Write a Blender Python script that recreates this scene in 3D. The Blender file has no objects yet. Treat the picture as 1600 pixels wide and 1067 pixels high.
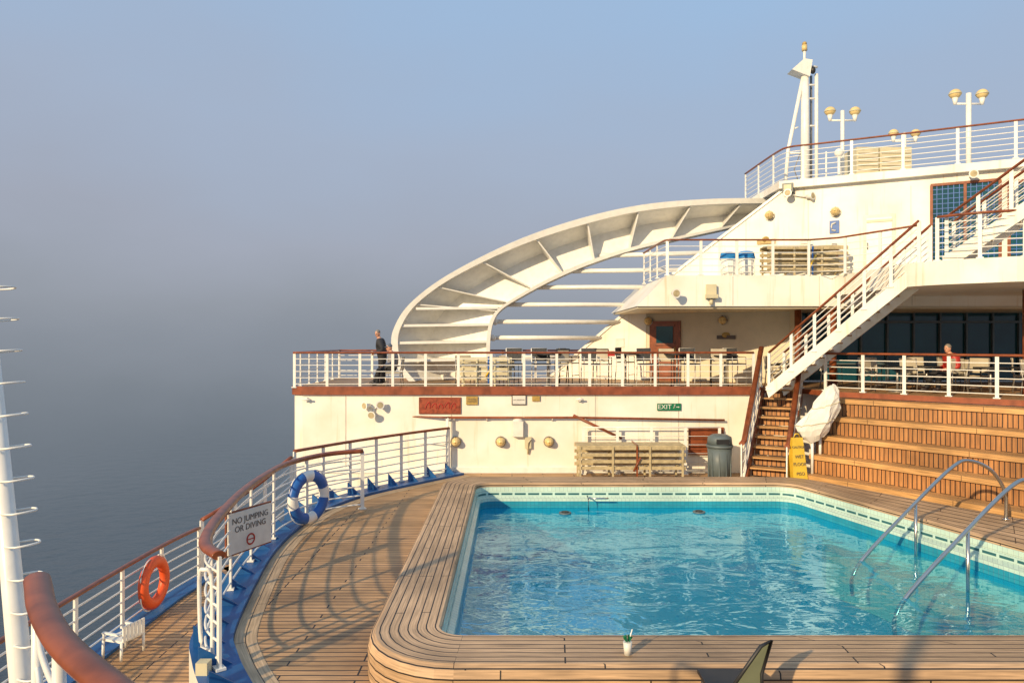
import bpy, math, random
from mathutils import Vector, Matrix
random.seed(4)
S=bpy.context.scene
V=Vector
# ---------------------------------------------------------------- materials
def newmat(name):
    m=bpy.data.materials.new(name); m.use_nodes=True
    nt=m.node_tree; b=nt.nodes['Principled BSDF']; return m,nt,b
def N(nt,t,**k):
    n=nt.nodes.new(t)
    for a,v in k.items(): setattr(n,a,v)
    return n
def mat(name,col,rough=.5,metal=0,var=.12,scale=3,bump=0.0,coat=0,dirt=None,spec=.5,streak=False):
    m,nt,b=newmat(name)
    b.inputs['Roughness'].default_value=rough; b.inputs['Metallic'].default_value=metal
    b.inputs['Coat Weight'].default_value=coat; b.inputs['Specular IOR Level'].default_value=spec
    tc=N(nt,'ShaderNodeTexCoord'); no=N(nt,'ShaderNodeTexNoise')
    no.inputs['Scale'].default_value=scale; no.inputs['Detail'].default_value=6
    nt.links.new(tc.outputs['Object'],no.inputs['Vector'])
    mx=N(nt,'ShaderNodeMix',data_type='RGBA')
    c2=dirt or tuple(c*(1-var*2) for c in col)
    mx.inputs['A'].default_value=(*col,1); mx.inputs['B'].default_value=(*c2,1)
    mr=N(nt,'ShaderNodeMapRange'); mr.inputs['From Min'].default_value=.4; mr.inputs['From Max'].default_value=.75
    mr.inputs['To Max'].default_value=1 if not dirt else var*3
    nt.links.new(no.outputs['Fac'],mr.inputs['Value']); fac=mr.outputs[0]
    if streak:
        mp=N(nt,'ShaderNodeMapping'); mp.inputs['Scale'].default_value=(7,7,.45); nt.links.new(tc.outputs['Object'],mp.inputs[0])
        n2=N(nt,'ShaderNodeTexNoise'); n2.inputs['Scale'].default_value=1; n2.inputs['Detail'].default_value=4; nt.links.new(mp.outputs[0],n2.inputs[0])
        r2=N(nt,'ShaderNodeMapRange'); r2.inputs['From Min'].default_value=.58; r2.inputs['From Max'].default_value=.8; r2.inputs['To Max'].default_value=.9; nt.links.new(n2.outputs['Fac'],r2.inputs[0])
        ad=N(nt,'ShaderNodeMath',operation='ADD'); ad.use_clamp=True; nt.links.new(fac,ad.inputs[0]); nt.links.new(r2.outputs[0],ad.inputs[1]); fac=ad.outputs[0]
    nt.links.new(fac,mx.inputs['Factor'])
    nt.links.new(mx.outputs['Result'],b.inputs['Base Color'])
    if bump:
        bp=N(nt,'ShaderNodeBump'); bp.inputs['Strength'].default_value=bump; bp.inputs['Distance'].default_value=.03
        nt.links.new(no.outputs['Fac'],bp.inputs['Height']); nt.links.new(bp.outputs[0],b.inputs['Normal'])
    return m
def plank(name,c1,c2,mort,row=.12,length=2.2,msize=.007,rough=.55,swap=False,offset=.5,coat=0,wood=True):
    m,nt,b=newmat(name)
    uv=N(nt,'ShaderNodeUVMap'); uv.uv_map='UVMap'
    src=uv.outputs[0]
    if swap:
        s=N(nt,'ShaderNodeSeparateXYZ'); c=N(nt,'ShaderNodeCombineXYZ')
        nt.links.new(src,s.inputs[0]); nt.links.new(s.outputs[0],c.inputs[1]); nt.links.new(s.outputs[1],c.inputs[0]); src=c.outputs[0]
    br=N(nt,'ShaderNodeTexBrick'); br.offset=offset; br.offset_frequency=3
    for k,v in (('Scale',1),('Mortar Size',msize),('Mortar Smooth',.3),('Bias',0),('Brick Width',length),('Row Height',row)): br.inputs[k].default_value=v
    br.inputs['Color1'].default_value=(*c1,1); br.inputs['Color2'].default_value=(*c2,1); br.inputs['Mortar'].default_value=(*mort,1)
    nt.links.new(src,br.inputs['Vector'])
    mp=N(nt,'ShaderNodeMapping'); mp.inputs['Scale'].default_value=(1.2,28,1) if wood else (1,1,1); nt.links.new(src,mp.inputs[0])
    no=N(nt,'ShaderNodeTexNoise'); no.inputs['Scale'].default_value=1.5; no.inputs['Detail'].default_value=8; nt.links.new(mp.outputs[0],no.inputs[0])
    tc=N(nt,'ShaderNodeTexCoord'); n2=N(nt,'ShaderNodeTexNoise'); n2.inputs['Scale'].default_value=.7; n2.inputs['Detail'].default_value=5; nt.links.new(tc.outputs['Object'],n2.inputs[0])
    ad=N(nt,'ShaderNodeMath',operation='MULTIPLY'); nt.links.new(no.outputs['Fac'],ad.inputs[0]); nt.links.new(n2.outputs['Fac'],ad.inputs[1])
    mr=N(nt,'ShaderNodeMapRange'); mr.inputs['From Min'].default_value=.12; mr.inputs['From Max'].default_value=.42
    mr.inputs['To Min'].default_value=.5 if wood else .85; mr.inputs['To Max'].default_value=1.35 if wood else 1.1
    nt.links.new(ad.outputs[0],mr.inputs[0])
    mu=N(nt,'ShaderNodeVectorMath',operation='MULTIPLY'); nt.links.new(br.outputs['Color'],mu.inputs[0]); nt.links.new(mr.outputs[0],mu.inputs[1])
    nt.links.new(mu.outputs[0],b.inputs['Base Color']); b.inputs['Roughness'].default_value=rough; b.inputs['Coat Weight'].default_value=coat
    bp=N(nt,'ShaderNodeBump'); bp.inputs['Strength'].default_value=.5; bp.inputs['Distance'].default_value=.01; bp.invert=True
    nt.links.new(br.outputs['Fac'],bp.inputs['Height']); nt.links.new(bp.outputs[0],b.inputs['Normal'])
    return m
M={}
M['white']=mat('white_paint',(.84,.81,.73),.38,var=.2,scale=.9,dirt=(.68,.58,.42),streak=True)
M['white2']=mat('white_enamel',(.82,.80,.74),.3,var=.06,scale=5)
M['seam']=mat('weld_seam',(.6,.56,.48),.5)
M['beige']=mat('cream_paint',(.66,.58,.42),.5,var=.05)
M['wood']=mat('varnished_mahogany',(.26,.07,.025),.35,var=.25,scale=6,coat=.12,spec=.35)
M['woodtrim']=mat('trim_mahogany',(.28,.075,.03),.4,var=.25,scale=4,coat=.15)
M['teak']=plank('teak_deck',(.58,.34,.16),(.41,.235,.10),(.02,.015,.012),row=.135,length=1.9,msize=.013)
M['border']=plank('teak_margin',(.55,.39,.23),(.46,.32,.19),(.04,.03,.02),row=.14,length=3)
M['coam']=plank('teak_coaming',(.58,.38,.22),(.44,.285,.16),(.02,.015,.012),row=.118,length=3.1,msize=.010)
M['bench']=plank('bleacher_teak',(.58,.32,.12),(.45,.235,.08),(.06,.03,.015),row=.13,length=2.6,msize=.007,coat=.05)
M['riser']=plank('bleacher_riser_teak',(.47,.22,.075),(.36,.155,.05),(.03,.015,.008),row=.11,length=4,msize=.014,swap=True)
M['blue']=mat('blue_deck_paint',(.012,.10,.30),.45,var=.2,scale=2)
M['chrome']=mat('stainless_steel',(.6,.57,.52),.22,metal=1,var=.08)
M['glass']=mat('dark_window_glass',(.01,.08,.11),.05,var=.3,scale=.6)
M['black']=mat('black_plastic',(.02,.02,.022),.5)
M['grey']=mat('grey_plastic',(.11,.14,.15),.5,var=.1)
M['steel']=mat('grey_metal',(.36,.34,.31),.4,metal=.6)
M['yel']=mat('yellow_plastic',(.75,.5,.05),.4)
M['amber']=mat('amber_lamp_glass',(.74,.55,.24),.3,var=.1)
M['orange']=mat('orange_vinyl',(.78,.10,.02),.45)
M['ringblue']=mat('blue_vinyl',(.02,.12,.42),.4)
M['lidblue']=mat('blue_lid',(.03,.25,.6),.4)
M['green']=mat('sign_green',(.01,.16,.07),.4)
M['sand']=mat('sand_plastic',(.60,.54,.36),.5,var=.1)
M['slat']=mat('weathered_slat_wood',(.50,.41,.24),.6,var=.2,scale=8)
M['tanfab']=mat('tan_mesh_fabric',(.50,.44,.33),.8)
M['weave']=mat('dark_woven_fabric',(.09,.09,.09),.8,var=.4,scale=40)
M['canvas']=mat('white_canvas',(.76,.73,.66),.8,var=.08,bump=.4)
M['skin']=mat('skin',(.55,.29,.19),.5,var=.05)
M['hair']=mat('grey_hair',(.22,.2,.18),.8)
M['navy']=mat('dark_jacket',(.025,.027,.036),.8)
M['gcloth']=mat('grey_fleece',(.26,.26,.28),.9)
M['cap']=mat('blue_grey_cap',(.12,.15,.2),.9)
M['bcloth']=mat('black_trousers',(.015,.015,.018),.8)
M['shoe']=mat('shoe_leather',(.03,.02,.02),.5)
M['gbrown']=mat('bronze_plaque',(.33,.07,.03),.4,var=.3,scale=9)
M['gold']=mat('brass_plate',(.45,.3,.08),.4,var=.2,scale=12)
M['signw']=mat('sign_white',(.72,.7,.64),.4)
M['txt']=mat('sign_ink',(.12,.1,.09),.6)
M['red']=mat('red_paint',(.45,.03,.02),.5)
M['ink']=mat('eye_dark',(.01,.01,.01),.3)
M['olive']=mat('olive_sling_fabric',(.13,.14,.08),.8)
M['tile']=plank('pool_tile_pale',(.56,.70,.58),(.50,.66,.56),(.40,.50,.46),row=.1,length=.1,msize=.006,rough=.25,offset=0,wood=False)
M['slot']=plank('pool_overflow_grate',(.03,.12,.13),(.03,.12,.13),(.5,.66,.58),row=.11,length=.34,msize=.035,rough=.3,offset=0,wood=False)
M['pblue']=plank('pool_tile_turquoise',(.008,.42,.64),(.01,.46,.67),(.008,.34,.52),row=.2,length=.2,msize=.006,rough=.3,offset=0,wood=False)
M['wline']=plank('pool_tile_waterline',(.02,.26,.36),(.03,.30,.40),(.02,.2,.3),row=.1,length=.1,msize=.006,rough=.3,offset=0,wood=False)
M['mosaic']=mat('dark_mosaic',(.005,.02,.07),.4)
def water():
    m,nt,b=newmat('pool_water'); nt.nodes.remove(b); out=nt.nodes['Material Output']
    tc=N(nt,'ShaderNodeTexCoord'); mp=N(nt,'ShaderNodeMapping'); mp.inputs['Scale'].default_value=(1.0,1.6,1)
    nt.links.new(tc.outputs['Object'],mp.inputs[0])
    n1=N(nt,'ShaderNodeTexNoise'); n1.inputs['Scale'].default_value=.9; n1.inputs['Detail'].default_value=3; n1.inputs['Distortion'].default_value=.8
    n2=N(nt,'ShaderNodeTexNoise'); n2.inputs['Scale'].default_value=4; n2.inputs['Detail'].default_value=2
    for n in (n1,n2): nt.links.new(mp.outputs[0],n.inputs[0])
    ad=N(nt,'ShaderNodeMath',operation='MULTIPLY_ADD'); ad.inputs[1].default_value=.10
    nt.links.new(n2.outputs['Fac'],ad.inputs[0]); nt.links.new(n1.outputs['Fac'],ad.inputs[2])
    bp=N(nt,'ShaderNodeBump'); bp.inputs['Strength'].default_value=.6; bp.inputs['Distance'].default_value=.055
    nt.links.new(ad.outputs[0],bp.inputs['Height'])
    gl=N(nt,'ShaderNodeBsdfGlossy'); gl.inputs['Roughness'].default_value=.015; nt.links.new(bp.outputs[0],gl.inputs['Normal']); gl.inputs['Color'].default_value=(.6,.9,1,1)
    tr=N(nt,'ShaderNodeBsdfTransparent'); tr.inputs['Color'].default_value=(.45,.92,.98,1)
    df=N(nt,'ShaderNodeBsdfDiffuse'); df.inputs['Color'].default_value=(.0,.38,.60,1)
    m0=N(nt,'ShaderNodeMixShader'); m0.inputs[0].default_value=.4; nt.links.new(tr.outputs[0],m0.inputs[1]); nt.links.new(df.outputs[0],m0.inputs[2])
    fr=N(nt,'ShaderNodeFresnel'); fr.inputs['IOR'].default_value=1.33
    fm=N(nt,'ShaderNodeMath',operation='MULTIPLY'); fm.inputs[1].default_value=.36; fm.use_clamp=True; nt.links.new(fr.outputs[0],fm.inputs[0])
    mx=N(nt,'ShaderNodeMixShader'); nt.links.new(fm.outputs[0],mx.inputs[0]); nt.links.new(m0.outputs[0],mx.inputs[1]); nt.links.new(gl.outputs[0],mx.inputs[2])
    nt.links.new(mx.outputs[0],out.inputs[0]); return m
M['water']=water()
def sea():
    m,nt,b=newmat('sea_water'); out=nt.nodes['Material Output']
    b.inputs['Base Color'].default_value=(.025,.04,.05,1); b.inputs['Roughness'].default_value=.22
    tc=N(nt,'ShaderNodeTexCoord')
    no=N(nt,'ShaderNodeTexNoise'); no.inputs['Scale'].default_value=.35; no.inputs['Detail'].default_value=6; nt.links.new(tc.outputs['Object'],no.inputs[0])
    bp=N(nt,'ShaderNodeBump'); bp.inputs['Strength'].default_value=.7; bp.inputs['Distance'].default_value=.9; nt.links.new(no.outputs['Fac'],bp.inputs['Height']); nt.links.new(bp.outputs[0],b.inputs['Normal'])
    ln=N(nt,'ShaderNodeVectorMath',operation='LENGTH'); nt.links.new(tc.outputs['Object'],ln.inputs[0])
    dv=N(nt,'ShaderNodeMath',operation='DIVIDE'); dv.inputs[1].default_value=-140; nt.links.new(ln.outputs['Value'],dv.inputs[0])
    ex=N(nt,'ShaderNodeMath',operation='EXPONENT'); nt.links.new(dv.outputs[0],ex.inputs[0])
    tr=N(nt,'ShaderNodeBsdfTransparent'); mx=N(nt,'ShaderNodeMixShader')  # haze put into the material: the sea turns transparent with distance
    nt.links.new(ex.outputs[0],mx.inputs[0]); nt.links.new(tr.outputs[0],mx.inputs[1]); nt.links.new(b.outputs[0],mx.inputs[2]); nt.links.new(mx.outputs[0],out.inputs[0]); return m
M['sea']=sea()
# ---------------------------------------------------------------- mesh builder
class MB:
    def __init__(s): s.v=[];s.f=[];s.m=[];s.uv=[];s.sm=[];s.mats=[]
    def mi(s,k):
        if k not in s.mats: s.mats.append(k)
        return s.mats.index(k)
    def face(s,idx,k,uv=None,smooth=False):
        s.f.append(tuple(idx)); s.m.append(s.mi(k)); s.sm.append(smooth)
        if uv is None:
            p=[V(s.v[i]) for i in idx]
            n=V((0,0,0))
            for a in range(len(p)):
                n+=p[a].cross(p[(a+1)%len(p)])
            ax=max(range(3),key=lambda i:abs(n[i]))
            uv=[(q[1],q[2]) if ax==0 else ((q[0],q[2]) if ax==1 else (q[0],q[1])) for q in p]
        s.uv.append(uv)
    def add(s,pts): 
        b=len(s.v); s.v+= [tuple(p) for p in pts]; return b
    def poly(s,pts,k,uv=None):
        b=s.add(pts); s.face(range(b,b+len(pts)),k,uv)
    def box(s,c,size,k,rz=0,M4=None):
        x,y,z=[a/2 for a in size]; R=M4 or Matrix.Rotation(rz,3,'Z')
        P=[V(c)+R@V((sx*x,sy*y,sz*z)) for sx in(-1,1) for sy in(-1,1) for sz in(-1,1)]
        b=s.add(P)
        for q in((0,1,3,2),(4,6,7,5),(0,4,5,1),(2,3,7,6),(0,2,6,4),(1,5,7,3)): s.face([b+i for i in q],k)
    def prism(s,poly,z0,z1,k,ks=None):
        n=len(poly); b=s.add([(p[0],p[1],z0) for p in poly]+[(p[0],p[1],z1) for p in poly])
        s.face([b+i for i in range(n)][::-1],ks or k); s.face([b+n+i for i in range(n)],k)
        for i in range(n):
            j=(i+1)%n; s.face((b+i,b+j,b+n+j,b+n+i),ks or k)
    def extr(s,pts,d,k):
        n=len(pts); d=V(d); b=s.add(list(pts)+[V(p)+d for p in pts])
        s.face([b+i for i in range(n)][::-1],k); s.face([b+n+i for i in range(n)],k)
        for i in range(n):
            j=(i+1)%n; s.face((b+i,b+j,b+n+j,b+n+i),k)
    def tube(s,pts,r,k,n=8,wh=None,cap=True):
        pts=[V(p) for p in pts]; rings=[]
        for i,p in enumerate(pts):
            t=(pts[min(i+1,len(pts)-1)]-pts[max(i-1,0)]).normalized()
            up=V((0,0,1)) if abs(t.z)<.95 else V((0,1,0))
            sd=t.cross(up).normalized(); u=sd.cross(t)
            rr=r[i] if isinstance(r,(list,tuple)) else r
            w,h=(wh if wh else (rr,rr))
            rings.append(s.add([p+sd*w*math.cos(a*2*math.pi/n)+u*h*math.sin(a*2*math.pi/n) for a in range(n)]))
        for a,b in zip(rings,rings[1:]):
            for i in range(n):
                j=(i+1)%n; s.face((a+i,a+j,b+j,b+i),k,smooth=n>4)
        if cap:
            s.face([rings[0]+i for i in range(n)][::-1],k); s.face([rings[-1]+i for i in range(n)],k)
    def ball(s,c,r,k,nu=12,nv=8,R=None,zmin=-1):
        if not isinstance(r,(tuple,list)): r=(r,r,r)
        R=R or Matrix.Identity(3); rings=[]
        for j in range(nv+1):
            ph=-math.pi/2+math.pi*j/nv
            rings.append(s.add([V(c)+R@V((r[0]*math.cos(ph)*math.cos(2*math.pi*i/nu),r[1]*math.cos(ph)*math.sin(2*math.pi*i/nu),r[2]*max(zmin,math.sin(ph)))) for i in range(nu)]))
        for a,b in zip(rings,rings[1:]):
            for i in range(nu):
                l=(i+1)%nu; s.face((a+i,a+l,b+l,b+i),k,smooth=True)
    def torus(s,c,R0,r,axis_u,axis_v,kf,nu=36,nv=10):
        u=V(axis_u).normalized(); v=V(axis_v).normalized(); w=u.cross(v); rings=[]
        for i in range(nu):
            a=2*math.pi*i/nu; d=u*math.cos(a)+v*math.sin(a)
            rings.append(s.add([V(c)+d*(R0+r*math.cos(b*2*math.pi/nv))+w*r*.8*math.sin(b*2*math.pi/nv) for b in range(nv)]))
        for i in range(nu):
            a=rings[i];b=rings[(i+1)%nu]; k=kf(i/nu)
            for j in range(nv):
                l=(j+1)%nv; s.face((a+j,a+l,b+l,b+j),k,smooth=True)
    def strip(s,A,B,k,v0=0,v1=None,closed=False,smooth=False):
        n=len(A); b=s.add([p for q in zip(A,B) for p in q]); u=0
        for i in range(n if closed else n-1):
            j=(i+1)%n; L=(V(A[j])-V(A[i])).length; L2=(V(B[j])-V(B[i])).length; L=(L+L2)/2
            w=v1 if v1 is not None else v0+(V(A[i])-V(B[i])).length
            s.face((b+2*i,b+2*j,b+2*j+1,b+2*i+1),k,[(u,v0),(u+L,v0),(u+L,w),(u,w)],smooth); u+=L
    def obj(s,name,loc=None,rz=0,parent=None):
        me=bpy.data.meshes.new(name); me.from_pydata(s.v,[],s.f)
        for k in s.mats: me.materials.append(M[k])
        uvl=me.uv_layers.new(name='UVMap'); li=0
        for p,mi,sm,uv in zip(me.polygons,s.m,s.sm,s.uv):
            p.material_index=mi; p.use_smooth=sm
            for q in uv: uvl.data[li].uv=q; li+=1
        me.validate(); me.update()
        return place(me,name,loc,rz,parent)
def place(me,name,loc=None,rz=0,parent=None):
    o=bpy.data.objects.new(name,me); S.collection.objects.link(o)
    if loc: o.location=loc
    o.rotation_euler[2]=rz
    if parent: o.parent=parent
    return o
def cat(P,seg=6):
    P=[V(p) for p in P]; out=[]
    for i in range(len(P)-1):
        p0=P[max(i-1,0)];p1=P[i];p2=P[i+1];p3=P[min(i+2,len(P)-1)]
        for k in range(seg):
            t=k/seg
            out.append(.5*((2*p1)+(p2-p0)*t+(2*p0-5*p1+4*p2-p3)*t*t+(3*p1-p0-3*p2+p3)*t**3))
    out.append(P[-1]); return out
def along(P,d):
    for a,b in zip(P,P[1:]):
        L=(b-a).length
        if d<=L: return a+(b-a)*(d/L),(b-a).normalized()
        d-=L
    return P[-1],(P[-1]-P[-2]).normalized()
def length(P): return sum((b-a).length for a,b in zip(P,P[1:]))
def offset(P,d):
    out=[]
    for i,p in enumerate(P):
        t=(P[min(i+1,len(P)-1)]-P[max(i-1,0)]); t.z=0; t.normalize(); out.append(p+V((t.y,-t.x,0))*d)
    return out
def text(body,size,loc,k,rot=(math.pi/2,0,0),parent=None,name='lettering'):
    c=bpy.data.curves.new(name,'FONT'); c.body=body; c.size=size; c.align_x='CENTER'; c.align_y='CENTER'; c.extrude=.002
    o=bpy.data.objects.new(name,c); S.collection.objects.link(o); o.location=loc; o.rotation_euler=rot; c.materials.append(M[k])
    if parent: o.parent=parent
    return o
def railing(name,path,h,bars=5,spacing=1.4,top='wood',tw=(.06,.035),br=.017,smooth=True,pr=.03,bot=.12,flat=True):
    m=MB(); P=cat(path) if smooth else [V(p) for p in path]; L=length(P); up=V((0,0,1))
    m.tube([p+up*h for p in P],0,top,n=12,wh=tw)
    for i in range(bars):
        z=bot+(h-bot)*i/bars
        m.tube([p+up*z for p in P],br,'white2',n=6)
    n=max(1,round(L/spacing))
    for i in range(n+1):
        p,t=along(P,L*i/n*.9999)
        if flat:
            m.box(p+up*h/2,(.085,.035,h-.02),'white2',rz=math.atan2(t.y,t.x)); m.box(p+up*.02,(.16,.12,.03),'white2',rz=math.atan2(t.y,t.x))
        else: m.tube([p,p+up*h],pr,'white2',n=8)
    return m.obj(name)
E=4.1; MD=2.65; UD=6.16; TD=9.55
# ---------------------------------------------------------------- pool
def roundpoly(pts,rad,seg=8):
    out=[];n=len(pts)
    for i in range(n):
        p=V((*pts[i],0));a=V((*pts[i-1],0));b=V((*pts[(i+1)%n],0));r=rad[i]
        d1=(a-p).normalized();d2=(b-p).normalized();ang=d1.angle(d2);t=r/math.tan(ang/2)
        c=p+(d1+d2).normalized()*(r/math.sin(ang/2)); s0=(p+d1*t-c)/r; s1=(p+d2*t-c)/r
        om=s0.angle(s1)
        for k in range(seg+1):
            f=k/seg; out.append(c+(s0*math.sin((1-f)*om)+s1*math.sin(f*om))/math.sin(om)*r)
    return out
inner=roundpoly([(-.9,9.06),(-.9,18.75),(7.1,18.75),(9.0,12.9),(9.8,11.2),(9.8,9.06)],[.3,.4,.6,2,1.0,.5])
outer=roundpoly([(-1.8,8.15),(-1.8,19.7),(7.6,19.7),(10.6,15.0),(11.7,12),(11.7,8.15)],[1.15,1.0,1.2,3,2,1])
def loop(t,z): return [V((a.x+(b.x-a.x)*t,a.y+(b.y-a.y)*t,z)) for a,b in zip(outer,inner)]
m=MB(); prof=[(0,0),(0,.36),(.03,.45),(.1,.5),(.97,.5),(1.0,.47),(1.0,.40)]
v=0
for (t0,z0),(t1,z1) in zip(prof,prof[1:]):
    A=loop(t0,z0);B=loop(t1,z1); d=math.hypot((t1-t0)*.93,z1-z0); m.strip(A,B,'coam',v,v+d,closed=True,smooth=False); v+=d
m.obj('pool_coaming')
m=MB()
m.strip(loop(1,.40),loop(1,.28),'tile',0,.12,closed=True)
m.strip(loop(1,.28),loop(1.03,.28),'tile',closed=True)
m.strip(loop(1.03,.28),loop(1.03,.17),'slot',0,.11,closed=True)
m.strip(loop(1.03,.17),loop(1.12,.13),'tile',closed=True)
m.strip(loop(1.12,.13),loop(1.12,.06),'tile',0,.07,closed=True)
m.strip(loop(1.12,.06),loop(1.12,-.12),'wline',0,.18,closed=True)
m.strip(loop(1.12,-.12),loop(1.12,-1.5),'pblue',0,1.4,closed=True)
fl=loop(1.12,-1.5); m.poly(fl,'pblue')
m.prism([(7.6,18.2),(8.75,12.9),(9.4,11.4),(9.4,9.3),(8.5,9.3),(8.3,12.3),(7.0,16.4)],-1.49,-.55,'tile')
m.prism([(7.9,17.4),(8.75,13.2),(9.5,11.4),(9.5,9.3),(9.0,9.3),(8.7,12.6),(7.75,15.9)],-.56,-.2,'tile')
m.obj('swimming_pool')
m=MB()
cx,cy=2.75,12.6
body=[(cx+1.3*math.cos(a)*(1+.12*math.sin(3*a)),cy+.6*math.sin(a)+.35*math.cos(a)**2) for a in [i*2*math.pi/24 for i in range(24)]]
m.poly([(x,y,-1.492) for x,y in body],'mosaic')
m.poly([(cx+.9,cy,-1.488),(cx+1.9,cy+1.2,-1.488),(cx+1.5,cy+.1,-1.488),(cx+2.0,cy-.9,-1.488)],'mosaic')
m.poly([(cx-.9,cy-.1,-1.486),(cx-1.4,cy-1.3,-1.486),(cx-.4,cy-.4,-1.486)],'mosaic')
m.obj('pool_floor_mosaic')
m=MB(); m.poly(loop(1.122,-.1),'water'); m.obj('pool_water')
m=MB()
for x,y in((1.3,18.0),(4.6,18.1)): m.tube([(x,y,-.105),(x,y,-.07)],.15,'grey',n=18); m.tube([(x,y,-.07),(x,y,-.05)],.09,'black',n=18)
m.tube([(1.9,18.6,.2),(1.9,18.3,.2),(1.9,18.25,-.1)],.02,'chrome'); m.tube([(1.9,18.3,.2),(2.4,18.3,.2)],.02,'chrome')
m.obj('pool_skimmer_floats')
def grab(name,y0,dx):
    m=MB()
    pts=cat([(6.5+dx,y0-.15,-.75),(6.62+dx,y0-.1,-.2),(7.9+dx,y0+.2,.95),(8.75+dx,y0+.4,1.62),(9.15+dx,y0+.5,1.72),(9.65+dx,y0+.6,1.5),(9.95+dx,y0+.65,1.05),(10.0+dx,y0+.7,.5)],6)
    m.tube(pts,.037,'chrome',n=10)
    m.tube([(7.9+dx,y0+.2,.95),(7.9+dx,y0+.2,-.6)],.03,'chrome',n=10)
    m.tube([(10.0+dx,y0+.7,.5),(10.0+dx,y0+.7,.53)],.08,'chrome',n=12)
    m.obj(name)
grab('pool_handrail',14.2,0); grab('pool_handrail',12.15,-.25)
# ---------------------------------------------------------------- pool deck
Epath=cat([(-1.9,22.95,0),(-3.05,21.5,0),(-4.35,19.7,0),(-5.05,17.8,0),(-5.2,15.9,0),(-5.15,14.4,0),(-4.95,12.9,0),(-4.45,10.3,0),(-4.05,9.3,0),(-3.4,8.2,0),(-2.6,7.0,0),(-1.5,5.5,0),(0,4.5,0)],6)
m=MB()
A=[(p.x,p.y,0) for p in Epath]+[(0,8.7,0),(-1.3,8.7,0),(-1.3,19.3,0),(-1.3,22.95,0)]
m.poly(A[::-1],'teak')
m.poly([(-1.3,19.3,0),(13.5,19.3,0),(13.5,22.98,0),(-1.3,22.98,0)],'teak')
m.poly([(0,4.5,0),(13.5,4.5,0),(13.5,8.7,0),(0,8.7,0)],'teak')
m.poly([(7.5,19.3,0),(9.9,14.5,0),(10.8,12,0),(10.8,8.7,0),(13.5,8.7,0),(13.5,19.3,0)],'teak')
m.obj('pool_deck')
m=MB(); up=V((0,0,1))
o1=offset(Epath,-.0);o2=offset(Epath,-.55);o3=offset(Epath,-.85)
m.strip([p+up*.07 for p in o1],[p+up*.07 for p in o2],'blue'); m.strip([p+up*.07 for p in o2],[p+up*.004 for p in o2],'blue')
m.strip([p+up*.006 for p in o2],[p+up*.006 for p in o3],'border',.0,.27)
L=length(o2)
for i in range(26):
    p,t=along(o1,L*i/26+.3); nrm=V((t.y,-t.x,0))*-1
    m.extr([p+up*.07+nrm*.05,p+nrm*.45+up*.07,p+nrm*.05+up*.36],t*.03,'blue')
m.strip([p+up*.07 for p in o1],[p-up*1.0 for p in o1],'white')
m.obj('deck_edge_gutter')
R1=[(-3.6,17.7,0),(-4.35,17.15,0),(-4.83,15.9,0),(-4.85,14.4,0),(-4.72,12.9,0),(-4.45,11.3,0),(-4.2,10.2,0),(-3.95,9.5,0),(-3.6,9.05,0)]
railing('pool_deck_railing',[(x,y,.07) for x,y,z in R1],1.4,bars=6,spacing=1.5,tw=(.085,.055),br=.018)
R2=[(-1.95,22.7,0),(-3.0,21.45,0),(-4.3,19.65,0),(-5.3,17.95,0)]
railing('pool_deck_railing',[(x,y,.07) for x,y,z in R2],1.36,bars=6,spacing=1.0,tw=(.06,.04))
railing('stair_railing',[(-5.35,17.85,.05),(-6.0,16.9,-.55),(-6.7,15.9,-1)],1.25,bars=5,spacing=.8,tw=(.06,.04))
railing('promenade_railing',[(-6.72,15.8,-1),(-6.85,14.5,-1),(-6.88,12,-1),(-6.8,9,-1),(-6.5,6,-1)],1.1,bars=5,spacing=1.35,tw=(.055,.035),smooth=True)
railing('stair_railing',[(-2.0,22.75,.0),(-3.3,23.1,.0)],1.75,bars=2,spacing=1.3,tw=(.05,.03))
m=MB()
m.prism([(-7.05,4),(-7.05,14.5),(-6.9,16.0),(-5.9,17.6),(-5.2,18.5),(-3.5,18.5),(-3.5,4)],-1.3,-1.0,'teak','white'); m.obj('promenade_deck')
m=MB(); m.prism([(-7.03,4),(-7.03,14.4),(-6.88,15.9),(-6.45,15.8),(-6.55,14.4),(-6.5,4)],-.999,-.95,'blue'); m.obj('promenade_gutter')
m=MB()
for i in range(4):
    a=V((-4.9,17.9,0))+V((-.33,-.35,-.25))*(i+1)
    m.box(a-up*.12,(.9,.34,.24),'bench',rz=-.8)
m.obj('deck_steps')
def buoy(name,c,tan,kA,kB,R0=.42,r=.11):
    m=MB(); m.torus(c,R0,r,tan,(0,0,1),lambda a:kB if (a*4+.12)%1<.24 else kA)
    for k in range(4):
        a0=k*math.pi/2+.3
        m.tube([V(c)+(V(tan).normalized()*math.cos(a)+up*math.sin(a))*(R0+r+.03*math.sin((a-a0)/1.0*math.pi)) for a in [a0+j*.14 for j in range(8)]],.012,'white2',n=5)
    m.obj(name)
buoy('lifebuoy',(-4.5,16.3,.66),(.5,.87,0),'ringblue','white2',.47,.125)
buoy('lifebuoy',(-6.66,13.7,-.38),(.04,1,0),'orange','orange',.38,.11)
m=MB(); m.box((0,0,0),(.98,.03,.66),'signw'); m.box((0,.02,0),(1.04,.02,.72),'woodtrim')
sg=m.obj('warning_sign',(-4.38,12.3,.98),rz=1.15)
text('NO JUMPING\nOR DIVING',.14,(0,-.02,.12),'txt',parent=sg)
m=MB(); m.torus((0,-.02,-.17),.085,.014,(1,0,0),(0,0,1),lambda a:'red',nu=20,nv=6); m.box((0,-.02,-.17),(.13,.01,.014),'red'); m.obj('no_diving_symbol',parent=sg)
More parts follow.
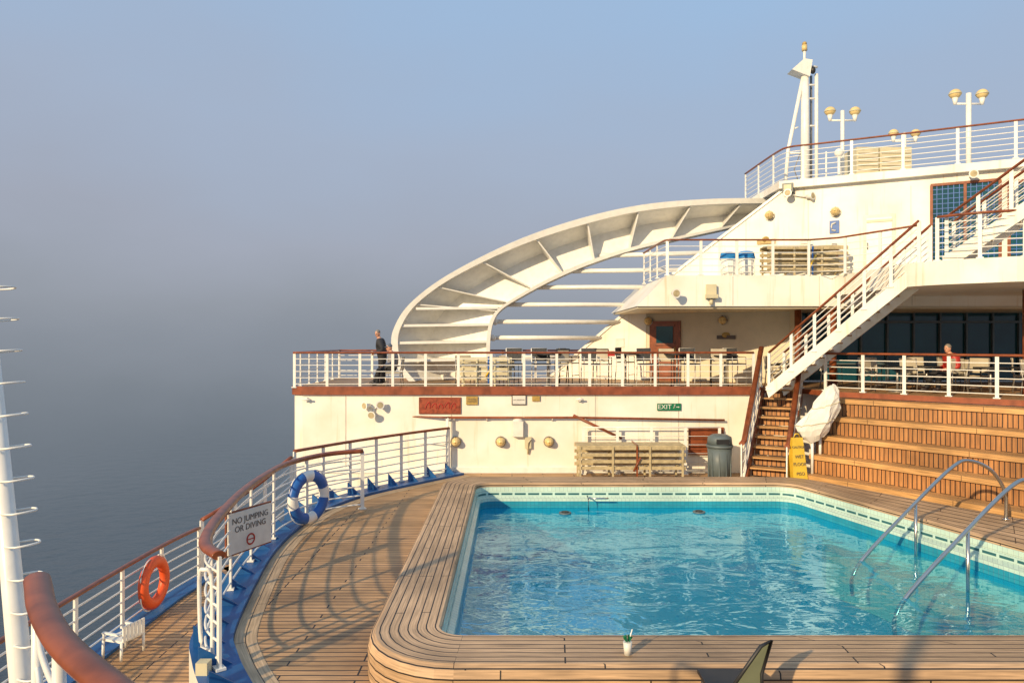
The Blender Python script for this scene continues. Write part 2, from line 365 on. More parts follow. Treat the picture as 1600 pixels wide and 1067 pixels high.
# ---------------------------------------------------------------- mid deck structure
m=MB()
m.prism([(-6.9,23.35),(-6.8,23.1),(-6.55,23),(20,23),(20,29.4),(-6.9,29.4)],-8,2.5,'white')
for x in (-5.2,-1.9,2.6,5.2): m.box((x,22.995,1.2),(.025,.015,2.5),'seam')
m.box((-.5,22.98,.09),(12,.05,.18),'white2')
m.obj('aft_bulkhead_wall')
m=MB()
m.prism([(-6.95,23.3),(-6.85,23.05),(-6.55,22.93),(7.85,22.93),(8.9,22.75),(9.3,21.3),(10.9,19.8),(12.6,18.2),(16,14.6),(20,14.6),(20,29.5),(-6.95,29.5)],2.5,MD,'teak','woodtrim')
m.prism([(-6.97,23.3),(-6.87,23.03),(-6.55,22.9),(7.75,22.9),(7.75,23.05),(-6.55,23.05),(-6.8,23.35)],2.44,2.7,'woodtrim')
m.obj('mid_deck')
railing('mid_deck_railing',[(-6.8,29,MD),(-6.85,26,MD),(-6.85,23.4,MD),(-6.75,23.1,MD),(-6.5,23,MD),(-3,23,MD),(0,23,MD),(4,23,MD),(7.55,23,MD)],1.1,bars=5,spacing=1.05,tw=(.055,.035),br=.013)
railing('mid_deck_railing',[(-6.8,29,MD),(0,29,MD),(3.5,29,MD)],1.1,bars=5,spacing=1.3,br=.013)
railing('mid_deck_railing',[(9.2,21.6,MD),(9.4,21.35,MD),(10.9,19.9,MD),(12.6,18.3,MD),(14.5,16.3,MD)],1.1,bars=5,spacing=1.1,br=.014)
m=MB(); m.tube([(-2.0,22.85,1.74),(2.1,22.85,1.74),(6.6,22.85,1.66)],.035,'wood',n=8)
for i in range(9): m.tube([(-1.8+i*1.02,22.85,1.7),(-1.8+i*1.02,22.99,1.62)],.015,'white2',n=6)
m.tube([(1.9,22.8,1.82),(3.4,22.8,1.1)],.04,'wood',n=8)
m.obj('bulkhead_handrail')
railing('stowage_railing',[(2.2,22.7,0),(6.4,22.7,0)],1.45,bars=5,spacing=1.05,top='white2',tw=(.02,.02),smooth=False,br=.013)
# bleachers
Bp=[(7.95,20.0),(9.3,17.9),(10.9,15.3),(12.9,12)];Tp=[(9.25,21.3),(10.9,19.78),(12.6,18.18),(16,14.6)]
def row(t): return cat([(a[0]+(b[0]-a[0])*t,a[1]+(b[1]-a[1])*t,0) for a,b in zip(Bp,Tp)],6)
m=MB()
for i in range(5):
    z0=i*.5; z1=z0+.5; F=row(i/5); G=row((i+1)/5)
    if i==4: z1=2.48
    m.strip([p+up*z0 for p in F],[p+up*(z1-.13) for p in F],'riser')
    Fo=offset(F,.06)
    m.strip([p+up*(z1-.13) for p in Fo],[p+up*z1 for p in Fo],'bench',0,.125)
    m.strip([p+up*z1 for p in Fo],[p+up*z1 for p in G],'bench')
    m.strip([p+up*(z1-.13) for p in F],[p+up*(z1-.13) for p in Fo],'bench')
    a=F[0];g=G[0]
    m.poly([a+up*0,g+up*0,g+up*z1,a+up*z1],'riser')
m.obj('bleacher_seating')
m=MB(); b0=V((7.1,20.55,0)); b1=V((8.35,22.8,MD)); d=(b1-b0); dh=V((d.x,d.y,0)).normalized(); rt=V((dh.y,-dh.x,0)); rz=math.atan2(dh.y,dh.x)-math.pi/2
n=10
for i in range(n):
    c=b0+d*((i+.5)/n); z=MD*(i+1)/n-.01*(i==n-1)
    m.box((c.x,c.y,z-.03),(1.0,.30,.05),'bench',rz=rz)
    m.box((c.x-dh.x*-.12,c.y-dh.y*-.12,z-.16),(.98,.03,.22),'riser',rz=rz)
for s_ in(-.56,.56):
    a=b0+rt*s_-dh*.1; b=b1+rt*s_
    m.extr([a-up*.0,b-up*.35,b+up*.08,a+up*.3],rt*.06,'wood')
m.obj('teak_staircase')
m=MB(); a=b0-rt*.62; b=b1-rt*.62
m.extr([V((a.x,a.y,0)),V((b.x,b.y,0)),V((b.x,b.y,2.4)),V((a.x,a.y,.1))],-rt*.08,'white'); m.obj('staircase_side_wall')
for s_ in(-.6,.6):
    railing('staircase_railing',[b0+rt*s_-dh*.35+up*0,b0+rt*s_+up*.05,b1+rt*s_+up*.02],1.25,bars=4,spacing=.75,smooth=False,tw=(.08,.05))
m=MB(); rings=[]; rr=random.Random(7); fold=[rr.uniform(-.1,.12) for _ in range(28)]
profw=[.16,.34,.44,.47,.45,.42,.36,.33,.24,.12]; cxs=[8.32,8.28,8.28,8.32,8.40,8.48,8.56,8.62,8.66,8.66]
for j in range(10):
    t=j/9; w=profw[j]
    rings.append([V((cxs[j]+w*(1+fold[i]+rr.uniform(-.05,.05))*math.cos(a)+.05*math.sin(3*t*4+i),20.1+w*.62*(1+fold[(i+5)%28])*math.sin(a),1.42+1.42*t+.1*math.cos(a)+rr.uniform(-.02,.02))) for i,a in enumerate([i*2*math.pi/28 for i in range(28)])])
for a,b in zip(rings,rings[1:]): m.strip(a,b,'canvas',closed=True,smooth=False)
m.poly(rings[-1],'canvas'); m.poly(rings[0][::-1],'canvas')
for ri in(3,6): m.tube([p+(p-V((cxs[ri],20.1,p.z)))*.02 for p in rings[ri]]+[rings[ri][0]],.012,'sand',n=5,cap=False)
m.tube([(8.2,20.1,0.5),(8.2,20.1,1.6)],.04,'white2'); m.tube([(8.5,20.3,0.9),(8.5,20.3,1.6)],.04,'white2')
m.obj('canvas_cover')
# ---------------------------------------------------------------- superstructure
def wy(X): return 30.1-.525*X
nw=V((-.525,-1,0)).normalized(); wrz=math.atan2(-.525,1)
def wp(X,z,off=0): return V((X,wy(X),z))+nw*off
def wallbox(m,X,z,w,h,th,k,off=0): m.box(wp(X,z,off),(w,th,h),k,rz=wrz)
m=MB()
dz=-nw*.3
m.extr([wp(5.25,6.1),wp(9.25,9.3),wp(20,9.3),wp(20,6.1)],dz,'white')
m.extr([wp(1.4,2.66),wp(5.25,6.1),wp(5.9,6.1),wp(5.9,5.15),wp(5.0,5.15),wp(5.0,2.66)],dz,'white')
m.extr([wp(4.95,2.66,-.03),wp(4.95,5.2,-.03),wp(9.6,5.2,-.03),wp(9.6,2.66,-.03)],dz,'beige')
m.extr([wp(5.25,6.1,.05),wp(9.25,9.3,.05),wp(9.37,9.3,.05),wp(5.4,6.1,.05)],-nw*.06,'white2')
m.extr([wp(1.4,2.66,.05),wp(4.2,5.17,.05),wp(4.35,5.17,.05),wp(1.55,2.66,.05)],-nw*.06,'white2')
for x in(8.2,10.0,12.7): wallbox(m,x,7.6,.02,2.9 if x>9 else 1.6,.012,'seam')
for x in(6.9,9.6,12.5): m.box((x,22.997,5.68),(.02,.012,.9),'seam')
m.extr([(3.9,23,5.2),(4.85,23,6.16),(20,23,6.16),(20,23,5.2)],(0,6,0),'white')
m.extr([(3.94,23.1,5.19),(20,23.1,5.19),(20,23.1,5.13),(3.94,23.1,5.13)],(0,5.5,0),'beige')
lp=[V((p.x,p.y,0)) for p in cat([(10.2,19.6,0),(10.5,18.7,0),(11.5,17.8,0),(13,17.3,0),(20,17.1,0)],5)]
m.prism([(p.x,p.y) for p in lp]+[(20,22.99),(10.0,22.99)],5.52,6.12,'white')
m.prism([(9.1,wy(9.1)-.25),(20,wy(20)-.25),(20,34),(9.1,34)],9.3,TD,'white')
m.obj('ship_superstructure')
m=MB(); m.box((15,26.6,3.95),(11,.1,2.5),'glass')
for i in range(12): m.box((9.7+i*.95,26.5,3.95),(.06,.12,2.5),'grey')
m.box((15,26.48,4.8),(11,.12,.08),'grey'); m.box((15,26.48,3.3),(11,.1,.05),'grey')
m.box((9.55,25.5,3.9),(.12,2.2,2.5),'beige')
m.obj('bar_window_wall')
for x,y in((10.2,23.4),(14.0,20.0),(9.4,24.2)):
    m=MB(); m.tube([(x,y,MD),(x,y,5.5 if y<23 else 5.13)],.11,'wood',n=14); m.tube([(x,y,MD),(x,y,MD+.2)],.16,'wood',n=14); m.obj('support_column')
m=MB(); wallbox(m,5.65,3.75,1.15,2.2,.08,'wood',.03); wallbox(m,5.65,4.35,.62,.62,.03,'glass',.09)
for a,b,c,d_ in((5.65,4.7,.74,.07),(5.65,4.0,.74,.07)): wallbox(m,a,b,c,d_,.04,'woodtrim',.1)
wallbox(m,5.65,3.2,.7,.7,.03,'woodtrim',.09); m.tube([wp(6.0,3.7,.12),wp(6.0,3.9,.12)],.02,'gold'); m.obj('wooden_door')
m=MB(); wallbox(m,11.9,7.15,.92,2.12,.06,'steel',.01); wallbox(m,11.9,7.13,.74,1.95,.06,'white2',.03); wallbox(m,11.9,8.0,.74,.08,.03,'beige',.07)
m.tube([wp(11.6,7.1,.1),wp(11.6,7.3,.1)],.02,'steel'); m.obj('crew_door')
def lattice(name,x0,x1,z0,z1):
    m=MB(); wallbox(m,(x0+x1)/2,(z0+z1)/2,(x1-x0)*1.13,z1-z0,.06,'glass',.0)
    for i in range(13): wallbox(m,x0+(x1-x0)*i/12,(z0+z1)/2,.02,z1-z0,.03,'ringblue',.05)
    for i in range(19): wallbox(m,(x0+x1)/2,z0+(z1-z0)*i/18,(x1-x0)*1.13,.02,.02,'ringblue',.04)
    for z in(z0,z1): wallbox(m,(x0+x1)/2,z,(x1-x0)*1.16,.08,.07,'wood',.05)
    for x in(x0,(x0+x1)/2,x1): wallbox(m,x,(z0+z1)/2,.08,z1-z0-.02,.07,'wood',.055)
    m.obj(name)
lattice('lattice_window',13.2,14.8,6.3,9.0); lattice('lattice_window',15.0,17,6.3,8.9)
railing('upper_deck_railing',[(4.75,26.5,UD),(4.8,23.6,UD),(4.95,23.1,UD),(5.4,23.06,UD),(9.3,23.06,UD)],1.12,bars=5,spacing=1.15,tw=(.05,.03),br=.013)
railing('upper_deck_railing',[(9.3,23.06,UD),(9.9,22.3,6.12),(11.0,19.9,6.12)],1.12,bars=5,spacing=1.15,tw=(.05,.03),br=.013,smooth=False)
railing('landing_railing',[(10.75,18.6,6.12),(11.55,17.9,6.12),(13,17.4,6.12),(15,17.2,6.12)],1.12,bars=6,spacing=.9,tw=(.055,.035),br=.014)
railing('top_deck_railing',[(9.2,29,TD),(9.25,25.8,TD),(9.45,25.0,TD),(10.2,24.6,TD),(13,23.12,TD),(16,21.5,TD),(19,19.9,TD)],1.15,bars=6,spacing=1.5,tw=(.05,.03),br=.014)
def stair(name,a,b,width,steps):
    a=V(a);b=V(b);d=b-a;dh=V((d.x,d.y,0)).normalized();side=V((-dh.y,dh.x,0)); m=MB(); rz=math.atan2(dh.y,dh.x)
    for o in(0,width):
        m.extr([a+side*o-up*.22,b+side*o-up*.36,b+side*o+up*.05,a+side*o+dh*-.1+up*.1],side*.06,'white')
    for i in range(steps):
        c=a+d*((i+.5)/steps)+side*width/2; m.box(c,(.26,width-.08,.04),'bench',rz=rz)
    m.obj(name)
    for o in(0.03,width+.03):
        railing('stair_railing',[a+side*o,b+side*o],1.12,bars=6,spacing=.9,smooth=False,tw=(.055,.035),br=.014)
stair('white_staircase',(7.6,21.8,MD),(10.5,19.0,6.1),1.05,16)
stair('white_staircase',(10.95,18.55,6.12),(14.6,15.5,9.6),1.0,16)
# ---------------------------------------------------------------- arch
O=cat([(10.2,27,9.2),(9.15,27,9.29),(7.04,27,9.26),(4.69,27,9.05),(2.35,27,8.52),(0,27,7.69),(-2.35,27,6.50),(-3.7,27,5.48),(-4.28,27,4.6),(-4.38,27,3.9),(-4.2,27,3.2),(-3.75,27,2.66)],6)
I=cat([(9.15,27.45,8.7),(8.3,27.45,8.36),(6.2,27.45,7.89),(4.36,27.45,7.44),(2.85,27.45,6.94),(1.52,27.45,6.37),(.28,27.45,5.71),(-.43,27.45,5.24),(-.71,27.45,4.76),(-.8,27.45,4.2),(-.82,27.45,3.53),(-.82,27.45,2.66)],6)
m=MB()
Md=[o*.62+q*.38+V((0,.75,0)) for o,q in zip(O,I)]
m.strip(O,Md,'white2',smooth=True); m.strip(Md,I,'white2',smooth=True)
O2=[p+V((0,2.2,.2)) for p in O]
m.strip(O,O2,'white',smooth=True); m.strip([p+V((0,.04,-.05)) for p in I],O2,'white',smooth=True)
def inward(P,i,Q): return (Q[i]-P[i]).normalized()
r1=[p+V((0,-.3,0)) for p in O]; r2=[p+inward(O,i,I)*.24+V((0,-.3,0)) for i,p in enumerate(O)]; r3=[p+V((0,.45,0)) for p in r2]
up1=[p+V((0,.02,.05)) for p in O]
m.strip(r1,r2,'white2',smooth=True); m.strip(r2,r3,'white2',smooth=True); m.strip(r1,up1,'white2',smooth=True)
q1=[p+V((0,-.25,0)) for p in I]; q2=[p-inward(O,i,I)*.14+V((0,-.25,0)) for i,p in enumerate(I)]; q0=[p+V((0,.2,-.02)) for p in I]; q3=[p+V((0,.4,0)) for p in q2]
m.strip(q1,q2,'white2',smooth=True); m.strip(q0,q1,'white2',smooth=True); m.strip(q2,q3,'white2',smooth=True)
for i in (8,13,18,23,28,33,38,42):
    o=O[i];q=I[i]; md=Md[i]; th=(O[i+1]-O[i]).normalized()*.05
    m.extr([o+V((0,-.2,0)),q+V((0,-.2,0)),q,md],th,'white2')
for z,x0,x1 in((5.3,-3.5,-.5),(4.68,-4.0,-.75),(4.05,-4.2,-.82),(3.4,-4.1,-.82)):
    m.extr([(x0,26.8,z-.05),(x1,27.2,z),(x1,27.5,z),(x0+1,27.9,z)],(0,0,.09),'white2')
m.obj('ship_arch')
m=MB()
for z in(7.3,6.72,6.12,5.48,4.84,4.24,3.5):
    xs=[p.x for p in I if abs(p.z-z)<.25] or [0]; x0=min(xs); x1=1.4+(z-2.65)*1.14+.35
    m.tube([(x0-.1,27.6,z),(x1,wy(x1)+.15,z)],.085,'white2',n=10); m.ball((x0+.1,27.6,z),.13,'white2',8,6)
m.obj('arch_louvre_pipes')
# ---------------------------------------------------------------- top deck things
def lamp_post(x,y,zb,zt,r=.07):
    m=MB(); m.tube([(x,y,zb),(x,y,zt)],r,'white2',n=10); m.tube([(x,y,zb),(x,y,zb+.3)],r*1.6,'white2',n=10)
    m.tube([(x-.45,y,zt-.35),(x+.45,y,zt-.35)],.035,'white2',n=8)
    for s_ in(-.45,.45):
        m.tube([(x+s_,y,zt-.38),(x+s_,y,zt-.15)],[.05,.1],'white2',n=10)
        m.ball((x+s_,y,zt-.02),(.19,.19,.16),'amber',12,8); m.tube([(x+s_,y,zt-.04),(x+s_,y,zt)],.2,'sand',n=14)
    m.obj('lamp_post')
lamp_post(11.9,26.5,TD,12.4); lamp_post(15.2,24.5,TD,12.35,.085); lamp_post(16,30,TD,12.6)
for x,y in((-2.2,-.6),(1.2,-2.2),(3.6,-1.0)): lamp_post(x,y,MD-.6,6.0,.1)  # unseen posts behind the camera, added to throw shadows over the pool coaming
m=MB()
for x0,x1 in((12.5,13.3),(13.35,14.5)):
    m.box(((x0+x1)/2,27.2,10.35),(x1-x0,1.0,1.6),'sand')
    for i in range(9): m.box(((x0+x1)/2,26.68,9.75+i*.15),(x1-x0-.1,.04,.05),'beige')
m.obj('ventilation_locker')
m=MB(); mx=10.75
m.tube([(mx,27,TD),(mx,27,14.3)],[.17,.13],'white2',n=12); m.tube([(mx+.42,27,TD),(mx+.42,27,13.9)],.07,'white2',n=8); m.tube([(mx+.3,27.2,TD),(mx+.3,27.2,13.9)],.05,'steel',n=8)
m.tube([(mx-.75,27,TD),(mx-.62,27,11.1),(mx-.05,27,13.9)],.07,'white2',n=8); m.tube([(mx-.6,27,11.0),(mx,27,11.0)],.04,'white2')
m.extr([(mx-.55,26.8,14.0),(mx-.1,26.8,14.4),(mx+.2,26.8,14.35),(mx+.1,26.8,13.75)],(0,.5,0),'white2')
for z in(12,13,13.5): m.tube([(mx,27,z),(mx+.42,27,z)],.035,'white2')
m.tube([(mx+.1,27,14.2),(mx+.45,27,14.15)],.05,'white2')
m.tube([(mx-.02,27,14.3),(mx-.02,27,14.75)],.05,'white2'); m.tube([(mx-.02,27,14.75),(mx-.02,27,14.95)],.1,'amber',n=10); m.ball((mx-.02,27,15.0),.09,'gold',8,6)
m.ball((mx+.25,26.9,14.0),(.1,.1,.14),'black',8,6); m.tube([(mx-.4,27,11.9),(mx-.25,27,11.95)],.03,'white2')
m.tube([(mx-.1,27,TD),(mx-.4,27,10.4),(mx-.1,27,11.2)],.02,'steel')
m.obj('signal_mast')
m=MB(); m.tube([(11.55,26,TD),(11.55,26,10.7)],.05,'white2'); m.ball((11.55,26,10.75),.16,'white2'); m.tube([(11.1,26,TD),(11.1,26,10.8)],.03,'white2'); m.obj('radio_antenna')
def wall_lamp(p,n):
    m=MB(); p=V(p);n=V(n).normalized()
    m.tube([p,p+n*.08],.17,'steel',n=16); m.tube([p+n*.08,p+n*.2],[.15,.12],'amber',n=16); m.ball(p+n*.2,(.12,.12,.12),'amber',12,8)
    s_=n.cross(up)
    for u in(s_,up): m.tube([p+n*.07+u*.16,p+n*.28+u*.08,p+n*.32,p+n*.28-u*.08,p+n*.07-u*.16],.012,'gold',n=5)
    m.obj('bulkhead_lamp')
for x in(-1.75,-.35,1.15): wall_lamp((x,23,.98),(0,-1,0))
wall_lamp(wp(8.9,8.45),nw); wall_lamp(wp(10.75,8.4),nw); wall_lamp(wp(5.1,4.85),nw); wall_lamp(wp(7.5,4.85),nw)
def horn(m,p,d,k='white2',s_=1):
    p=V(p);d=V(d).normalized(); m.tube([p,p+d*.12*s_,p+d*.26*s_],[.07*s_,.08*s_,.15*s_],k,n=14); m.tube([p+d*.261*s_,p+d*.262*s_],.11*s_,'slat',n=14)
def speakers(c,ds,s_=1):
    m=MB(); c=V(c)
    for p,d in ds: horn(m,c+V(p)*s_,d,s_=s_); m.tube([c,c+V(p)*s_],.03,'white2')
    m.obj('loudspeaker')
speakers((-4.3,22.98,2.0),[((-.15,-.04,.12),(-.6,-.8,0)),((.15,-.04,.12),(.4,-.9,.1)),((-.03,-.04,-.15),(-.1,-1,-.2))],.9)
speakers(wp(9.5,9.1,.05),[((-.1,-.1,0),(-.5,-.9,0)),((.5,-.3,-.15),(.6,-.8,0))],.9)
speakers((5.0,22.95,5.6),[((0,-.1,0),(.2,-1,-.1))],1.0)
speakers((14.05,22.6,9.2),[((0,-.1,0),(-.3,-1,-.1))],.9)
m=MB(); m.box(wp(9.45,9.3,.15),(.35,.25,.3),'grey',rz=wrz); m.box(wp(9.45,9.3,.3),(.25,.03,.2),'sand',rz=wrz); m.obj('floodlight')
m=MB(); m.box((6.2,22.92,5.65),(.3,.14,.45),'sand'); m.box((6.2,22.86,5.5),(.36,.2,.12),'sand'); m.tube([(6.2,22.9,5.4),(6.2,22.9,5.25)],.06,'sand'); m.obj('floodlight')
def sign(name,X,z,w,h,k,body=None,ts=.1,tk='txt',frame=None):
    m=MB(); m.box((0,0,0),(w,.03,h),k)
    if frame: m.box((0,.012,0),(w+.06,.03,h+.06),frame)
    o=m.obj(name,(X,22.96,z))
    if body: text(body,ts,(0,-.02,0),tk,parent=o)
    return o
s1=sign('carved_plaque',-2.25,2.1,1.25,.46,'gbrown',frame='woodtrim')
m=MB()
for i in range(5): m.tube(cat([(-.45+i*.2,-.02,-.1+.05*(i%2)),(-.4+i*.2,-.02,.05),(-.32+i*.2,-.02,.1-.04*(i%3)),(-.3+i*.2,-.02,-.08)],4),.014,'red',n=5)
m.obj('carving',parent=s1)
sign('brass_sign',-1.25,2.26,.36,.26,'gold','MUSTER\nSTATION',.07)
sign('notice_board',.22,2.28,.4,.26,'signw','NO SMOKING',.055,frame='txt')
sign('notice_board',.75,2.32,.24,.16,'gold')
ex=sign('exit_sign',4.9,2.06,.74,.22,'green','EXIT',.21,'signw'); ex.children[0].location.x=-.14
m=MB(); m.tube([(.13,-.02,-.03),(.19,-.02,.02),(.15,-.02,.05)],.013,'signw',n=5); m.ball((.18,-.02,.07),.018,'signw',6,4); m.box((.26,-.02,0),(.08,.008,.02),'signw'); m.extr([(.29,-.02,-.03),(.32,-.02,0),(.29,-.02,.03)],(0,-.006,0),'signw'); m.obj('running_figure_arrow',parent=ex)
m=MB(); wallbox(m,10.72,7.9,.3,.42,.03,'ringblue',.03); o=m.obj('telephone_sign')
m=MB(); m.tube([wp(10.76,8.03,.06),wp(10.66,8.0,.06),wp(10.64,7.9,.06),wp(10.66,7.8,.06),wp(10.76,7.77,.06)],.028,'signw',n=6); m.obj('handset_symbol',parent=o)
m=MB(); wallbox(m,10.72,7.0,.2,.28,.12,'red',.06); wallbox(m,10.72,7.3,.16,.1,.05,'txt',.03); m.obj('fire_alarm_box')
m=MB(); wallbox(m,8.8,7.55,.6,.16,.04,'gold',.03); m.ball(wp(8.8,7.63,.03),(.14,.03,.1),'gold',10,6); m.obj('brass_sign')
m=MB(); wallbox(m,7.6,4.25,.65,.13,.03,'txt',.02); m.ball(wp(7.6,4.33,.02),(.16,.03,.1),'gold',10,6); m.obj('door_nameplate')
m=MB(); wallbox(m,4.1,4.05,.34,.34,.03,'signw',.02); m.obj('notice_board')
m=MB(); wallbox(m,9.9,7.5,.26,.2,.03,'signw',.02); m.obj('notice_board')
m=MB(); m.box((3.1,23.0,3.72),(.22,.03,.16),'red'); m.obj('fire_equipment_sign')
m=MB(); m.box((6.05,22.95,1.0),(1.1,.06,.85),'wood')
for i in range(8): m.box((6.05,22.91,.65+i*.1),(1.0,.04,.03),'woodtrim')
m.obj('louvred_vent')
m=MB(); m.prism([(-.02,22.99),(.38,22.99),(.34,22.78),(.04,22.78)],1.15,1.62,'canvas'); m.ball((.18,22.88,1.62),(.17,.1,.1),'canvas',10,6); m.obj('canvas_bag')
m=MB(); m.tube([(.5,22.95,.6),(.5,22.85,.95),(.6,22.85,1.1)],.03,'sand'); m.box((.5,22.93,.95),(.2,.1,.35),'sand'); m.obj('hose_valve')
m=MB()
for x in (-6.4,2.1): m.tube([(x,22.98,2.3),(x,22.85,2.3)],.06,'white2'); m.tube([(x-.12,22.85,2.3),(x+.12,22.85,2.3)],.03,'white2')
m.obj('mooring_fitting')
# ---------------------------------------------------------------- furniture
def slat_stack(name,loc,L,H,D,rz=0,strap=None,low=.2,k='sand'):
    m=MB(); nl=max(2,int((H-low)/.17)+1)
    for i in range(nl):
        z=low+.05+(H-low-.1)*i/(nl-1)
        for y in(-D/2,D/2): m.box((0,y,z),(L,.04,.095),k)
        if i==nl-1:
            for j in range(7): m.box((0,-D/2+D*(j+.5)/7,z+.06),(L*1.0,D/9,.03),k)
    for x in(-L/2+.1,-L*.17,L*.17,L/2-.1):
        for y in(-D/2-.04,D/2+.04): m.box((x,y,H/2),(.06,.03,H),k)
        m.box((x,0,low),(.06,D,.05),k)
    if strap:
        m.box((L*.05,-D/2-.07,H/2+.05),(.05,.015,H*.95),strap[0]); m.box((L*.05,0,H+.05),(.05,D+.1,.015),strap[0])
        m.tube([(L*.05-.1,-D/2-.08,H*.3),(L*.05+.1,-D/2-.08,H*.7)],.03,strap[1])
    m.obj(name,loc,rz)
slat_stack('slatted_wooden_bench',(3.5,22.0,0),3.2,1.02,.8,strap=('wood','wood'),low=.34,k='slat')
slat_stack('stacked_sun_loungers',(9.5,24.0,UD),2.6,1.0,.7,strap=('ringblue','yel'),k='slat')
slat_stack('stacked_sun_loungers',(-.85,24.2,MD),1.7,.9,.7,strap=('ringblue','yel'))
def bin_(name,loc,body,lid,r=.33,h=1.2):
    m=MB(); m.tube([(0,0,0),(0,0,h*.72)],[r*.82,r],body,n=20); m.tube([(0,0,h*.72),(0,0,h*.78)],r*1.08,lid,n=20)
    m.tube([(0,0,h*.78),(0,0,h*.95),(0,0,h)],[r*1.02,r*.95,r*.6],lid,n=20); m.box((0,-r*.93,h*.87),(r,.06,h*.1),'black' if lid=='grey' else lid)
    for a in range(10): m.box((r*.93*math.cos(a*.63),r*.93*math.sin(a*.63),h*.36),(.03,.03,h*.66),body,rz=a*.63)
    m.obj(name,loc)
bin_('trash_bin',(6.15,21.8,0),'grey','grey',.36,1.35)
bin_('towel_bin',(7.05,24,UD),'white2','lidblue',.26,.85); bin_('towel_bin',(7.62,24,UD),'white2','lidblue',.28,.88)
m=MB()
for s_ in(-1,1): m.extr([(-.22,s_*.22,0),(.22,s_*.22,0),(.15,s_*.02,1.35),(-.15,s_*.02,1.35)],(0,s_*.02,0),'yel')
m.tube([(-.08,0,1.35),(-.05,0,1.45),(.05,0,1.45),(.08,0,1.35)],.02,'yel')
wf=m.obj('wet_floor_sign',(7.72,19.95,.15),rz=.15)
for t_,z_ in(('CAUTION',1.1),('WET',.85),('FLOOR',.65),('PISO',.4),('MOJADO',.22)): text(t_,.085 if len(t_)>5 else .12,(0,-.245+.2*z_/1.35*.98-.012,z_),'txt',rot=(math.pi/2-.145,0,0),parent=wf)
def chair_mesh(h=.45,k='tanfab',frame='steel'):
    m=MB(); w=.26
    for x in(-w,w):
        m.tube([(x,-.25,0),(x,-.23,h+.22),(x,.2,h+.22)],.018,frame,n=6); m.tube([(x,.27,0),(x,.22,h),(x,.3,h+.5)],.018,frame,n=6)
    m.box((0,0,h),(.52,.5,.035),k); m.box((0,.27,h+.3),(.5,.03,.42),k)
    m.tube([(-w,-.24,h*.4),(w,-.24,h*.4)],.014,frame,n=6); m.tube([(-w,.3,h+.5),(w,.3,h+.5)],.018,frame,n=6)
    return m.obj('patio_chair')
c1=chair_mesh(.46,'tanfab'); c1.location=(-.1,24.6,MD); c1.rotation_euler[2]=.3
c2=chair_mesh(.72,'weave','white2'); c2.location=(.1,23.9,MD); c2.rotation_euler[2]=.1
c3=chair_mesh(.7,'tanfab','black'); c3.location=(1.5,24.2,MD); c3.rotation_euler[2]=-2.6
def put(src,x,y,z,r): place(src.data,'patio_chair',(x,y,z),r)
for x,y,r,s_ in((.95,23.9,.2,0),(2.55,23.9,0.1,0),(3.0,24.4,2.8,1),(4.4,23.9,.3,0),(5.0,24.1,-.4,1),(5.8,24.0,.1,0),(6.7,23.8,-.2,1),(7.3,24.1,.3,0),(2.0,25.6,1.0,1),(4,26,1,0)): put(c3 if s_ else c2,x,y,MD,r)
for x,y,r in((-1.6,25,.3),(10.6,21.6,.5),(11.6,21.2,2),(12.6,20.4,.4),(13.2,21,-1),(11,22.6,2.4),(12.3,22.2,0),(14,19.6,.4),(14.6,21,1),(9.9,22.8,.9),(13.5,22.6,.2),(8.6,24,.9),(8.9,24.8,-2)): put(c1,x,y,MD,r)
def table(x,y,h,r,k='black'):
    m=MB(); m.tube([(0,0,h-.04),(0,0,h)],r,k,n=24); m.tube([(0,0,.03),(0,0,h)],.035,'steel'); m.tube([(0,0,0),(0,0,.03)],r*.6,'steel',n=20); m.obj('cafe_table',(x,y,MD))
for x,y,h in((1.2,24.0,1.05),(3.7,24.0,1.05),(5.4,24.1,1.05),(7.0,24.2,1.0),(11.1,21.2,.74),(12.0,21.3,.74),(13.2,20.3,.74),(14.2,20.3,.74),(9.1,24.3,.74)): table(x,y,h,.42,'black')
m=MB(); m.tube([(0,0,0),(0,0,.15)],[.04,.052],'signw',n=14); m.tube([(0,0,.1),(.05,-.02,.3)],.007,'white2',n=6)
for a in range(7): m.extr([(0,0,.12),(.06*math.cos(a*.9),.06*math.sin(a*.9),.2),(.02*math.cos(a*.9+.4),.02*math.sin(a*.9+.4),.23)],(0,.002,0),'green')
m.obj('drinking_glass',(1.33,8.47,.5))
m=MB(); m.extr([(-.16,0,-.1),(.2,0,-.1),(.2,.02,.1),(.31,.05,.42),(.2,.05,.37)],(0,.02,0),'olive'); m.tube([(-.16,0,-.1),(.2,.05,.37),(.31,.05,.43),(.2,.02,.1),(.2,0,-.1)],.018,'black'); m.box((0,.3,-.12),(.6,.6,.04),'black')
for x in(-.25,.25):
    for y in(.05,.55): m.tube([(x,y,-.12),(x,y,-.67)],.02,'black')
m.obj('deck_chair',(2.3,7.35,.67))
m=MB(); w=.3
m.box((0,0,.42),(.55,.5,.05),'white2')
for i in range(6): m.box((-.25+i*.1,.28,.62),(.07,.03,.36),'white2')
for x in(-w,w):
    for y in(-.25,.25): m.tube([(x,y,0),(x*.95,y,.42)],.03,'white2')
    m.box((x,0,.6),(.06,.5,.04),'white2'); m.tube([(x,-.23,.42),(x,-.23,.6)],.02,'white2')
pc=m.obj('plastic_chair',(-6.28,11.9,-.95),rz=-1.9); pc.scale=(.75,.75,.68)
